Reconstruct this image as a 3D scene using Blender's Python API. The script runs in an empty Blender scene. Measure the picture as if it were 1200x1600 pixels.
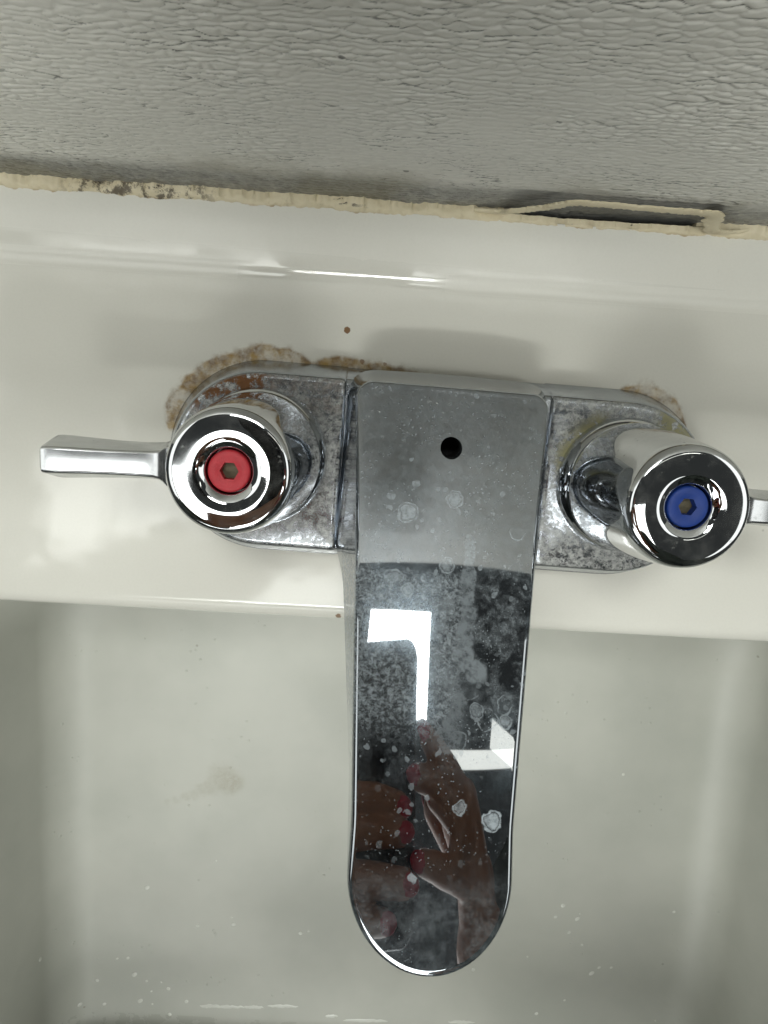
import bpy, bmesh, math, random
import numpy as np
from mathutils import Vector, Matrix
sc = bpy.context.scene
col = sc.collection
MM = 0.001
R = math.radians
rng = random.Random(7)

# ------------------------------------------------------------------ camera
CAM = np.array([-20.834, 17.780, 203.54])
TILT, ROLL, PAN = 0.15811, 0.08126, -0.02931
def rodr(v, k, a):
    v = np.array(v, float); k = np.array(k, float)
    return v*math.cos(a) + np.cross(k, v)*math.sin(a) + k*np.dot(k, v)*(1-math.cos(a))
_r, _u, _f = [rodr(rodr(v, (1, 0, 0), -TILT), (0, 1, 0), PAN) for v in ((1, 0, 0), (0, 1, 0), (0, 0, -1))]
CR = _r*math.cos(ROLL) + _u*math.sin(ROLL)
CU = -_r*math.sin(ROLL) + _u*math.cos(ROLL)
CF = _f
cam = bpy.data.cameras.new("camera")
cam.sensor_fit = 'VERTICAL'; cam.sensor_height = 36.0; cam.lens = 36.0*1085/1600
cam.clip_start = 0.002; cam.clip_end = 50
camo = bpy.data.objects.new("camera", cam); col.objects.link(camo)
camo.matrix_world = Matrix(((CR[0], CU[0], -CF[0], CAM[0]*MM), (CR[1], CU[1], -CF[1], CAM[1]*MM),
                            (CR[2], CU[2], -CF[2], CAM[2]*MM), (0, 0, 0, 1)))
sc.camera = camo

# ------------------------------------------------------------------ world, lamps, exposure
w = bpy.data.worlds.new("World"); sc.world = w; w.use_nodes = True
bg = w.node_tree.nodes["Background"]
bg.inputs[0].default_value = (0.93, 1.0, 0.97, 1); bg.inputs[1].default_value = 0.03
def area(name, loc, size, power, color, target=(0, 0, 0)):
    l = bpy.data.lights.new(name, 'AREA'); l.shape = 'RECTANGLE'; l.size, l.size_y = size
    l.energy = power; l.color = color
    o = bpy.data.objects.new(name, l); col.objects.link(o)
    o.location = Vector(loc); d = Vector(target) - Vector(loc)
    o.rotation_euler = d.to_track_quat('-Z', 'Y').to_euler()
    return o
def lamp(name, x, y, z, sx, sy, radiance, color=(0.98, 1.0, 0.96)):
    return area(name, (x, y, z), (sx, sy), radiance*math.pi*sx*sy, color, (x, y, 0))
lamp("ceiling_lamp", -0.10, -0.66, 1.5, 1.40, 0.98, 4.4)         # broad soft light in front of the sink
lamp("mirrored_lamp", -0.12, 0.57, 1.5, 0.45, 0.28, 15)       # added: stands for the ceiling lamp's image in a wall mirror
lamp("ceiling_lamp.002", -0.10, -1.08, 1.55, 0.55, 0.08, 36)     # further back in the room
lamp("ceiling_panel", 0.45, 0.342, 1.5, 0.66, 0.045, 1.5, (1, 1, 0.9))
o = lamp("ceiling_panel.001", 0.675, 0.372, 1.495, 0.23, 0.075, 1.5, (1, 1, 0.9)); o.rotation_euler.z += R(-16)
lamp("fill_panel_front", 0.0, -2.2, 1.6, 3.4, 1.2, 4.6)         # added fill lights, this and the next two, in place of ceiling bounce
lamp("fill_panel_left", -1.75, -0.1, 1.6, 1.5, 1.6, 1.2)
lamp("fill_panel_right", 1.85, -0.1, 1.6, 1.4, 1.6, 1.2)
sc.view_settings.view_transform = 'Standard'; sc.view_settings.look = 'None'
sc.view_settings.exposure = 0.50; sc.view_settings.gamma = 1.0
sc.cycles.use_denoising = True
sc.cycles.caustics_reflective = False; sc.cycles.caustics_refractive = False
sc.cycles.max_bounces = 14; sc.cycles.glossy_bounces = 10; sc.cycles.diffuse_bounces = 5

# ------------------------------------------------------------------ helpers
class MB:
    def __init__(s): s.v = []; s.f = []
    def add(s, verts, faces):
        b = len(s.v); s.v += [tuple(p) for p in verts]; s.f += [tuple(b+i for i in f) for f in faces]
    def loft(s, loops, cap0=False, cap1=False, closed=True):
        n = len(loops[0]); vs = [p for l in loops for p in l]; fs = []
        for k in range(len(loops)-1):
            for i in range(n if closed else n-1):
                j = (i+1) % n
                fs.append((k*n+i, k*n+j, (k+1)*n+j, (k+1)*n+i))
        if cap0: fs.append(tuple(range(n))[::-1])
        if cap1: fs.append(tuple((len(loops)-1)*n+i for i in range(n)))
        s.add(vs, fs)
    def lathe(s, prof, c=(0, 0, 0), n=72, cap0=False, cap1=False):
        s.loft([[(c[0]+r*math.cos(2*math.pi*i/n), c[1]+r*math.sin(2*math.pi*i/n), c[2]+z) for i in range(n)] for r, z in prof], cap0, cap1)
    def mesh(s, name, angle=35, merge=0.0):
        m = bpy.data.meshes.new(name)
        m.from_pydata([(x*MM, y*MM, z*MM) for x, y, z in s.v], [], s.f)
        bm = bmesh.new(); bm.from_mesh(m)
        if merge: bmesh.ops.remove_doubles(bm, verts=bm.verts, dist=merge*MM)
        bmesh.ops.recalc_face_normals(bm, faces=bm.faces)
        bm.to_mesh(m); bm.free()
        m.shade_smooth(); m.set_sharp_from_angle(angle=R(angle))
        return m
def put(name, mesh, mat, parent=None):
    o = bpy.data.objects.new(name, mesh); col.objects.link(o)
    if mat: o.data.materials.clear(); o.data.materials.append(mat)
    if parent: o.parent = parent
    return o
def empty(name, loc=(0, 0, 0), rz=0, parent=None):
    o = bpy.data.objects.new(name, None); o.empty_display_size = 0.02; col.objects.link(o)
    o.location = loc; o.rotation_euler = (0, 0, rz)
    if parent: o.parent = parent
    return o
def tag(o, label=None, cat=None, group=None, kind=None):
    for k, v in (("label", label), ("category", cat), ("group", group), ("kind", kind)):
        if v: o[k] = v
    return o

# small node language: everything in world millimetres
class N:
    def __init__(s, name):
        s.m = bpy.data.materials.new(name); s.m.use_nodes = True; s.t = s.m.node_tree
        s.t.nodes.clear(); s.out = s.t.nodes.new("ShaderNodeOutputMaterial")
        g = s.t.nodes.new("ShaderNodeNewGeometry")
        s.p = s.vm('SCALE', g.outputs['Position'], scale=1000.0)
        s.nrm = g.outputs['Normal']
        sp = s.t.nodes.new("ShaderNodeSeparateXYZ"); s.link(s.p, sp.inputs[0])
        s.x, s.y, s.z = sp.outputs
    def link(s, a, b):
        if hasattr(a, 'is_linked') or isinstance(a, bpy.types.NodeSocket): s.t.links.new(a, b)
        else:
            try: b.default_value = a
            except Exception: b.default_value = tuple(a) + (1,) if len(a) == 3 else a
    def vm(s, op, a, b=None, scale=None):
        n = s.t.nodes.new("ShaderNodeVectorMath"); n.operation = op; s.link(a, n.inputs[0])
        if b is not None: s.link(b, n.inputs[1])
        if scale is not None: s.link(scale, n.inputs['Scale'])
        return n.outputs['Value'] if op in ('DISTANCE', 'LENGTH', 'DOT_PRODUCT') else n.outputs[0]
    def ma(s, op, a, b=0.0, c=0.0, clamp=False):
        n = s.t.nodes.new("ShaderNodeMath"); n.operation = op; n.use_clamp = clamp
        s.link(a, n.inputs[0]); s.link(b, n.inputs[1]); s.link(c, n.inputs[2]); return n.outputs[0]
    def add(s, a, b): return s.ma('ADD', a, b)
    def sub(s, a, b): return s.ma('SUBTRACT', a, b)
    def mul(s, a, b): return s.ma('MULTIPLY', a, b)
    def mx(s, a, b): return s.ma('MAXIMUM', a, b)
    def mn(s, a, b): return s.ma('MINIMUM', a, b)
    def comb(s, x, y, z=0.0):
        n = s.t.nodes.new("ShaderNodeCombineXYZ")
        for i, v in enumerate((x, y, z)): s.link(v, n.inputs[i])
        return n.outputs[0]
    def ramp(s, v, a, b, lo=0.0, hi=1.0):      # smooth step of v from a..b to lo..hi
        n = s.t.nodes.new("ShaderNodeMapRange"); n.interpolation_type = 'SMOOTHSTEP'
        for i, q in enumerate((v, a, b, lo, hi)): s.link(q, n.inputs[i])
        return n.outputs[0]
    def noise(s, scale, detail=3.0, rough=0.55, vec=None, dist=0.0, colour=False):   # scale in 1/mm
        n = s.t.nodes.new("ShaderNodeTexNoise"); s.link(vec if vec is not None else s.p, n.inputs['Vector'])
        n.inputs['Scale'].default_value = scale; n.inputs['Detail'].default_value = detail
        n.inputs['Roughness'].default_value = rough; n.inputs['Distortion'].default_value = dist
        return n.outputs['Color'] if colour else n.outputs['Fac']
    def voro(s, scale, vec=None, feature='F1'):
        n = s.t.nodes.new("ShaderNodeTexVoronoi"); s.link(vec if vec is not None else s.p, n.inputs['Vector'])
        n.feature = feature; n.inputs['Scale'].default_value = scale; return n.outputs
    def warp(s, amt, scale, vec=None, detail=2.0):
        v = vec if vec is not None else s.p
        c = s.vm('SUBTRACT', s.noise(scale, detail, colour=True, vec=v), (0.5, 0.5, 0.5))
        return s.vm('ADD', v, s.vm('SCALE', c, scale=amt))
    def spots(s, pts, vec, soft=0.25):          # union of discs (x, y, r, strength)
        acc = 0.0; flat = s.vm('MULTIPLY', vec, (1, 1, 0))
        for x, y, r, k in pts:
            d = s.vm('DISTANCE', flat, (x, y, 0))
            v = s.ramp(d, r*(1-soft), r, k, 0.0)
            acc = v if isinstance(acc, float) else s.mx(acc, v)
        return acc
    def rings(s, pts, vec, wd=0.35):
        acc = 0.0; flat = s.vm('MULTIPLY', vec, (1, 1, 0))
        for x, y, r, k in pts:
            d = s.ma('ABSOLUTE', s.sub(s.vm('DISTANCE', flat, (x, y, 0)), r))
            v = s.ramp(d, 0.05, wd, k, 0.0)
            acc = v if isinstance(acc, float) else s.mx(acc, v)
        return acc
    def mixc(s, f, a, b):
        n = s.t.nodes.new("ShaderNodeMix"); n.data_type = 'RGBA'
        s.link(f, n.inputs[0]); s.link(a, n.inputs[6]); s.link(b, n.inputs[7]); return n.outputs[2]
    def bsdf(s, color, rough=0.5, metal=0.0, normal=None, coat=0.0, ior=1.5, sss=0.0):
        n = s.t.nodes.new("ShaderNodeBsdfPrincipled")
        s.link(color, n.inputs['Base Color']); s.link(rough, n.inputs['Roughness']); s.link(metal, n.inputs['Metallic'])
        n.inputs['IOR'].default_value = ior; n.inputs['Coat Weight'].default_value = coat; n.inputs['Coat Roughness'].default_value = 0.04
        if sss: n.inputs['Subsurface Weight'].default_value = sss; n.inputs['Subsurface Radius'].default_value = (0.004, 0.002, 0.0015)
        if normal is not None: s.link(normal, n.inputs['Normal'])
        return n.outputs[0]
    def bump(s, h, dist, strength=1.0):          # dist in mm
        n = s.t.nodes.new("ShaderNodeBump"); n.inputs['Strength'].default_value = strength
        n.inputs['Distance'].default_value = dist*MM; s.link(h, n.inputs['Height']); return n.outputs[0]
    def mixs(s, f, a, b):
        n = s.t.nodes.new("ShaderNodeMixShader"); s.link(f, n.inputs[0]); s.link(a, n.inputs[1]); s.link(b, n.inputs[2]); return n.outputs[0]
    def done(s, sh): s.link(sh, s.out.inputs[0]); return s.m

def srgb(r, g, b):
    return tuple(((c/255)/12.92 if c/255 <= 0.04045 else ((c/255+0.055)/1.055)**2.4) for c in (r, g, b))

CHROME = (0.60, 0.615, 0.63)
# ------------------------------------------------------------------ materials
def mat_ceramic():
    n = N("glazed_ceramic")
    base = n.mixc(n.noise(0.02, 4), (0.69, 0.68, 0.615), (0.765, 0.755, 0.69))
    # brown lime and rust crust creeping out along the rear edge of the base plate
    qx = n.mx(n.sub(n.ma('ABSOLUTE', n.add(n.x, 0.0)), 50.8), 0.0)
    d = n.sub(n.ma('SQRT', n.add(n.mul(qx, qx), n.mul(n.add(n.y, 1.0), n.add(n.y, 1.0)))), 27.0)
    wob = n.mul(n.sub(n.noise(0.08, 3, 0.5), 0.5), 7.0)
    # how wide the crust reaches, along x: wide behind the hot handle, thin further on
    reach = n.mx(n.mul(n.ramp(n.x, -46, -36, 1, 0), 4.6), n.mul(n.ramp(n.ma('ABSOLUTE', n.add(n.x, 27)), 5, 15, 1, 0), 3.0))
    reach = n.mx(reach, n.mul(n.ramp(n.ma('ABSOLUTE', n.sub(n.x, 61)), 4, 13, 1, 0), 4.0))
    reach = n.mx(reach, n.mul(n.ramp(n.x, 4, -6), 1.0))
    reach = n.mul(reach, n.ramp(n.y, 2, 12))
    band = n.ramp(n.sub(n.sub(d, reach), wob), 0.7, -0.5)
    band = n.mul(band, n.ramp(reach, 0.3, 1.2))
    fine = n.noise(0.4, 5, 0.62)
    crust = n.mul(n.mul(band, n.ramp(fine, 0.3, 0.62, 0.72, 1.0)), n.ramp(n.noise(0.12, 4, .65), .34, .56, .35, 1))
    edge = n.mul(n.ramp(n.ma('ABSOLUTE', n.sub(n.sub(d, reach), wob)), 0.0, 1.6, 1, 0), n.ramp(reach, 0.3, 1.2))
    brown = n.mixc(n.ramp(n.noise(0.3, 4), .35, .65), srgb(152, 118, 34), srgb(104, 72, 10))
    c = n.mixc(n.mul(crust, 0.93), base, brown)
    c = n.mixc(n.mul(edge, n.ramp(fine, 0.4, 0.6, 0.0, 0.25)), c, srgb(112, 82, 16))
    c = n.mixc(n.mul(n.ramp(n.z, -6, -26), n.ramp(n.noise(0.012, 4), .3, .7, .78, 1.0)), c, n.mixc(n.noise(0.02, 5), (0.35, 0.36, 0.32), (0.43, 0.435, 0.39)))     # soap film in the bowl, darkened to paint in the shade there
    # brown fleck, dark specks
    wp = n.warp(0.8, 1.1)
    c = n.mixc(n.spots([(-29.5, 36.8, 1.0, 0.9), (-24.6, 28.4, 0.8, 0.7), (-18, 28.2, 0.6, 0.6), (-26.2, -48.2, 1.0, 0.8)], wp), c, srgb(120, 78, 20))
    # smear on the basin floor and its tail
    flat = n.warp(7.0, 0.16, detail=4.0)
    sm = n.spots([(-78, -166, 10.5, 0.34), (-73, -168, 7.0, 0.4), (-84, -170.5, 5, .25), (-88, -172.5, 4, .22), (-92, -174.5, 3.6, .2), (-96, -176, 3.2, .18), (-100, -178, 3, .16), (-104, -179.5, 2.6, .12)], flat, 0.75)
    sm = n.mul(sm, n.mul(n.ramp(n.z, -80, -90), n.ramp(n.noise(0.5, 5, .7), .3, .6, .45, 1)))
    c = n.mixc(sm, c, srgb(128, 116, 90))
    vs = n.voro(0.065)
    spk = n.mul(n.ramp(vs['Distance'], 0.05, 0.028), n.ramp(n.noise(0.033, 2), 0.5, 0.6))
    c = n.mixc(n.mul(spk, 0.5), c, (0.18, 0.17, 0.13))
    # wear: matt lime film at the back of the plate, and scuffs
    scuff = n.ramp(n.noise(0.05, 5, 0.7), 0.52, 0.72)
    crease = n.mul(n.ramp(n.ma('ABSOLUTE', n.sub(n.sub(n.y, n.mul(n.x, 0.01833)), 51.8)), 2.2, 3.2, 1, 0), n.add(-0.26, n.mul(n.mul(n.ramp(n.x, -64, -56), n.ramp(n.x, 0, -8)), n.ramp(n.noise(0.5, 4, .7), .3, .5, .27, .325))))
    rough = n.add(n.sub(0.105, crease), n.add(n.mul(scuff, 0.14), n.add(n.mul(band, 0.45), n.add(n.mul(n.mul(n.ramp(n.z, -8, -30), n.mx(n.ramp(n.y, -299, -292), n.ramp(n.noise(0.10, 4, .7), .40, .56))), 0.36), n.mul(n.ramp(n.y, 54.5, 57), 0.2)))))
    # water beads in the basin bottom
    vb = n.voro(0.22)
    bead = n.mul(n.ramp(vb['Distance'], 0.20, 0.0), n.mul(n.ramp(n.z, -85, -92), n.ramp(n.noise(0.045, 3), 0.56, 0.62)))
    film = n.ramp(n.z, -8, -30)
    grain = n.noise(1.4, 2)
    bmp = n.bump(n.add(n.mul(bead, 0.8), n.add(n.mul(n.noise(0.05, 2), 0.8), n.mul(n.mul(crust, fine), 0.6))), 0.35, 1.0)
    c = n.mixc(n.mul(n.ramp(grain, 0.35, 0.7), 0.06), c, (0.5, 0.5, 0.44))
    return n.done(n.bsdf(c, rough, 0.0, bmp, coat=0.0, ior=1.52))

def deposit(n, grey=(0.36, 0.37, 0.35), normal=None):
    return n.bsdf(grey, 0.55, 0.0, normal)

def mat_chrome(name="chrome", haze=0.05, speck=0.35, r0=0.022):
    n = N(name)
    sm = n.noise(0.06, 4, 0.6)
    rough = n.add(r0, n.mul(n.ramp(sm, 0.45, 0.75), 0.06))
    met = n.bsdf(CHROME, rough, 1.0, n.bump(n.noise(0.05, 1), 0.05, 0.5))
    v = n.voro(0.55, n.warp(1.2, 0.8))
    sp = n.mul(n.ramp(v['Distance'], 0.28, 0.12), n.ramp(n.noise(0.12, 4, 0.7), 0.52, 0.66))
    film = n.mul(n.ramp(n.noise(0.16, 5, 0.7), 0.42, 0.75), haze*2.0)
    return n.done(n.mixs(n.add(n.mul(sp, speck), film), met, deposit(n)))

def mat_plate():
    n = N("limescaled_chrome")
    met = n.bsdf((0.46, 0.49, 0.53), n.add(0.08, n.mul(n.noise(0.3, 4), 0.22)), 1.0)
    ax = n.ma('ABSOLUTE', n.x)
    rx = n.sub(ax, 50.8); rr = n.ma('SQRT', n.add(n.mul(rx, rx), n.mul(n.y, n.y)))
    top = n.ramp(n.z, 11.3, 11.9)
    wp = n.warp(1.6, 0.5, detail=4.0)
    g1 = n.noise(0.30, 8, 0.8, vec=wp, dist=0.6); g2 = n.noise(0.9, 6, 0.8, vec=wp)
    mott = n.ramp(n.add(n.mul(g1, 0.6), n.mul(g2, 0.5)), 0.485, 0.57)
    scale = n.mul(n.mul(mott, top), n.ramp(n.noise(0.05, 3), 0.3, 0.55, 0.6, 1.0))
    side = n.mul(n.sub(1.0, top), n.mul(n.ramp(n.noise(0.12, 6, .7), .4, .8), 0.30))
    # crusty ring round each handle skirt
    ringd = n.sub(n.add(rr, n.mul(n.sub(n.noise(0.22, 5, .7), 0.5), 7.0)), 19.4)
    ring = n.mul(n.ramp(n.ma('ABSOLUTE', ringd), 0.3, 1.7, 1, 0), top)
    wring = n.mul(ring, n.ramp(n.noise(0.09, 4), 0.42, 0.58, 0.1, 0.9))
    # brown rust behind the hot handle, yellow lime on the cold side
    hot = n.mul(n.ramp(n.x, -44, -52), n.ramp(n.y, 9, 14))
    hot2 = n.mul(n.mul(n.ramp(n.x, -26, -31), n.ramp(n.x, -54, -48)), n.ramp(n.y, 12, 15))
    rust = n.mul(n.mul(n.mx(hot, n.mul(hot2, 0.35)), top), n.ramp(n.noise(0.26, 6, 0.75), 0.42, 0.52))
    cy = n.mul(n.mul(n.ramp(n.x, 46, 41), n.ramp(n.x, 29, 32)), n.mul(n.ramp(n.y, 0, 6), n.ramp(rr, 24, 18)))
    cy2 = n.mul(n.mul(n.ramp(n.x, 56, 60), n.ramp(n.y, 12, 15)), 0.9)
    yel = n.mul(n.mul(n.mx(cy, cy2), top), n.ramp(n.noise(0.35, 6, 0.75), 0.42, 0.5))
    dots = n.mul(n.mul(n.ramp(n.noise(0.2, 6, 0.8, vec=wp), 0.60, 0.66), top), 0.8)
    grey = n.mixc(n.ramp(n.noise(0.6, 6, .8), .3, .7), (0.16, 0.165, 0.165), (0.66, 0.67, 0.64))
    colr = n.mixc(n.mul(dots, 0.8), grey, (0.05, 0.045, 0.04))
    colr = n.mixc(yel, colr, n.mixc(n.noise(0.6, 4), srgb(176, 172, 118), srgb(120, 112, 60)))
    colr = n.mixc(rust, colr, n.mixc(n.noise(0.5, 5, .7), srgb(138, 84, 14), srgb(58, 32, 5)))
    mask = n.mx(n.mx(n.mul(scale, 0.85), n.mul(wring, 0.85)), n.mx(n.mx(rust, yel), n.mx(side, n.mul(dots, 0.6))))
    h = n.add(n.mul(g1, 0.6), n.mul(g2, 0.5))
    return n.done(n.mixs(mask, met, n.bsdf(colr, 0.5, 0.0, n.bump(h, 0.5, 0.9))))

def mat_spout():
    n = N("water_spotted_chrome")
    wp = n.warp(2.6, 0.3, detail=5.0)
    wl = n.warp(3.2, 0.22, detail=4.0)
    body = n.ramp(n.y, -24, -14)                  # the hazier area over the body
    bn = n.ramp(n.noise(0.7, 5, .75), .3, .65, .35, 1.0); blobs = n.mul(n.spots(SPOTS, wp, 0.35), bn); ring = n.mul(n.rings([(x, y, r, k) for x, y, r, k in SPOTS if r > 1.2], wp), bn)
    ring2 = n.mul(n.rings(RINGS, wp, 0.3), n.ramp(n.noise(0.25, 3), .4, .6, .1, 1))
    # the drip run and the crusty patches down the middle
    run = n.spots(RUN, wl, 0.35)
    runm = n.mul(run, n.ramp(n.noise(0.35, 6, 0.75), 0.33, 0.6, 0.25, 1.0))
    v = n.voro(0.42, wp); v2 = n.voro(1.1, wp)
    cl = n.ramp(n.noise(0.055, 4, 0.6), 0.38, 0.58)
    dotl = n.mul(n.ramp(v['Distance'], 0.34, 0.24), n.mul(n.ramp(v['Color'], 0.55, 0.7), cl))
    dots = n.mul(n.ramp(v2['Distance'], 0.24, 0.12), n.mul(n.ramp(n.noise(0.08, 3), 0.42, 0.58), 0.6))
    film = n.mul(n.ramp(n.noise(0.13, 8, 0.75, vec=wl), 0.42, 0.64), n.mul(n.ramp(n.y, -75, -35, 0.03, 0.30), n.ramp(n.y, -12, -24, 0.2, 1.0)))
    film = n.mul(film, n.ramp(n.noise(0.8, 6, 0.8, vec=wp), 0.36, 0.62, 0.25, 1.25))
    tipf = n.mul(n.ramp(n.y, -78, -92), n.ramp(n.noise(0.18, 7, 0.8, vec=wl), 0.40, 0.68, 0.03, 0.22))
    # short bright dashes in rows at the rear left
    dash = n.noise(1.0, 3, 0.6, vec=n.vm('MULTIPLY', n.warp(1.6, 0.25), (0.42, 1.5, 0.3)))
    dash = n.mul(n.ramp(dash, 0.66, 0.72), n.mul(n.ramp(n.y, 8.5, 14), n.ramp(n.x, 6, -8)))
    mask = n.mx(n.mx(n.mul(blobs, 0.72), n.mul(ring, 0.8)), n.mx(n.mul(runm, 0.5), n.mx(n.mul(n.mul(dotl, n.ramp(n.y, -86, -62, 0.2, 1.0)), 0.40), n.mx(n.mul(dots, n.ramp(n.y, -86, -66, 0.35, 1.0)), n.mul(ring2, 0.6)))))
    glow = n.mul(n.mul(n.ramp(n.y, -62, -50), n.ramp(n.y, -20, -24)), n.mul(n.ramp(n.x, 9, 1), n.ramp(n.noise(0.9, 6, .8, vec=wp), .40, .66, 0.08, .68)))  # bluish deposit painted in for the glow around the reflected lamp
    film = n.mx(film, glow)
    mask = n.mx(mask, n.mx(n.mx(film, tipf), n.mul(dash, 0.8)))
    mask = n.mx(mask, n.mul(body, n.ramp(n.noise(0.4, 6, .7), .3, .7, .02, .16)))
    mask = n.mul(mask, n.ramp(n.z, 18, 22))
    rough = n.add(0.02, n.mul(body, 0.05))
    met = n.mixs(n.ramp(n.noise(0.1, 5, .7, vec=wl), .4, .7, 0.04, 0.17), n.bsdf((0.36, 0.375, 0.395), rough, 1.0), n.bsdf((0.36, 0.45, 0.53), 0.14, 1.0))
    dep = n.bsdf(n.mixc(dash, (0.44, 0.50, 0.54), (0.8, 0.8, 0.78)), 0.45, 0.0)
    return n.done(n.mixs(mask, met, dep))

def mat_caulk():
    n = N("dirty_caulk")
    c = n.mixc(n.noise(0.08, 5), srgb(222, 213, 186), srgb(204, 191, 158))
    c = n.mixc(n.ramp(n.noise(0.16, 5, .7), 0.55, 0.75, 0, 0.4), c, srgb(150, 128, 92))
    dk = n.ramp(n.noise(0.075, 5, .7), 0.60, 0.72)
    c = n.mixc(n.mul(dk, n.mul(n.ramp(n.x, 40, 0), .5)), c, srgb(74, 62, 44))
    yy = n.sub(n.y, n.mul(n.x, 0.01833))
    c = n.mixc(n.mul(n.ramp(n.add(yy, n.mul(n.noise(0.3, 4), 1.2)), 69.4, 68.4), n.ramp(n.noise(0.1, 5, .7), .3, .6, .35, .95)), c, srgb(138, 104, 50))
    ck = n.noise(0.5, 4, .6, vec=n.vm("MULTIPLY", n.warp(2.0, 0.2), (0.16, 1.0, 1.0)))
    c = n.mixc(n.mul(n.ramp(ck, 0.64, 0.69), n.ramp(n.noise(0.03, 2), .45, .55)), c, srgb(46, 38, 30))
    blk = n.mul(n.ramp(n.ma('ABSOLUTE', n.add(n.x, 88)), 14, 24, 1, 0), n.ramp(n.noise(0.32, 6, .75), 0.48, 0.58))
    c = n.mixc(n.mul(blk, 0.8), c, srgb(52, 42, 34))
    return n.done(n.bsdf(c, 0.55, 0.0, n.bump(n.noise(0.4, 5), 0.4, 0.6)))

def mat_wall():
    n = N("embossed_vinyl")
    a = n.t.nodes.new("ShaderNodeAttribute"); a.attribute_name = "crease"
    cr = a.outputs['Fac']
    base = n.mixc(n.noise(0.03, 5), (0.70, 0.69, 0.63), (0.76, 0.75, 0.69))
    base = n.mixc(n.mul(n.ramp(n.noise(0.9, 4), .4, .7), 0.12), base, (0.62, 0.63, 0.58))
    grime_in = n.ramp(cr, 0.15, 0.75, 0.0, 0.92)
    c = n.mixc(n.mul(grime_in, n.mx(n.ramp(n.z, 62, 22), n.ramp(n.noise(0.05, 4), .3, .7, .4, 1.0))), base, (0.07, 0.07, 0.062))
    # mould and dirt rising from the caulk joint
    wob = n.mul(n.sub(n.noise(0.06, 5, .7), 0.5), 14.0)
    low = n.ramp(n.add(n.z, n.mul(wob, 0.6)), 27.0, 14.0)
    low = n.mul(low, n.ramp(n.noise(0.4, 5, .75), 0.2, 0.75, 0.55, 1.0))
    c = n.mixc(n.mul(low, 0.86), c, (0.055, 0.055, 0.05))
    mid = n.mul(n.ramp(n.add(n.z, n.mul(wob, 1.4)), 40, 16), n.ramp(n.noise(0.035, 3), .45, .65))
    c = n.mixc(n.mul(mid, 0.42), c, srgb(112, 104, 70))
    # bare strip where the caulk has pulled away
    gap = n.mul(n.mul(n.ramp(n.x, 8, 14), n.ramp(n.x, 67, 63)), n.ramp(n.z, 21.6, 20.2))
    c = n.mixc(n.mul(gap, 0.72), c, (0.085, 0.088, 0.088))
    spk = n.ramp(n.voro(0.06)['Distance'], 0.05, 0.03)
    c = n.mixc(n.mul(spk, 0.7), c, (0.05, 0.05, 0.045))
    return n.done(n.bsdf(c, 0.34, 0.0, n.bump(n.noise(1.3, 4), 0.08, 0.5)))

def mat_plain(name, c, rough, metal=0.0, var=0.15, bump=0.0, scale=0.3, sss=0.0):
    n = N(name)
    cc = n.mixc(n.noise(scale, 5), tuple(v*(1-var) for v in c), tuple(min(1, v*(1+var)) for v in c))
    return n.done(n.bsdf(cc, rough, metal, n.bump(n.noise(scale*4, 4), bump, 1.0) if bump else None, sss=sss))

# ------------------------------------------------------------------ the setting: sink rotated a degree against the faucet
SROT = R(1.05)
def srot(x, y): return (x*math.cos(SROT)-y*math.sin(SROT), x*math.sin(SROT)+y*math.cos(SROT))
WALL_Y = 71.5

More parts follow.
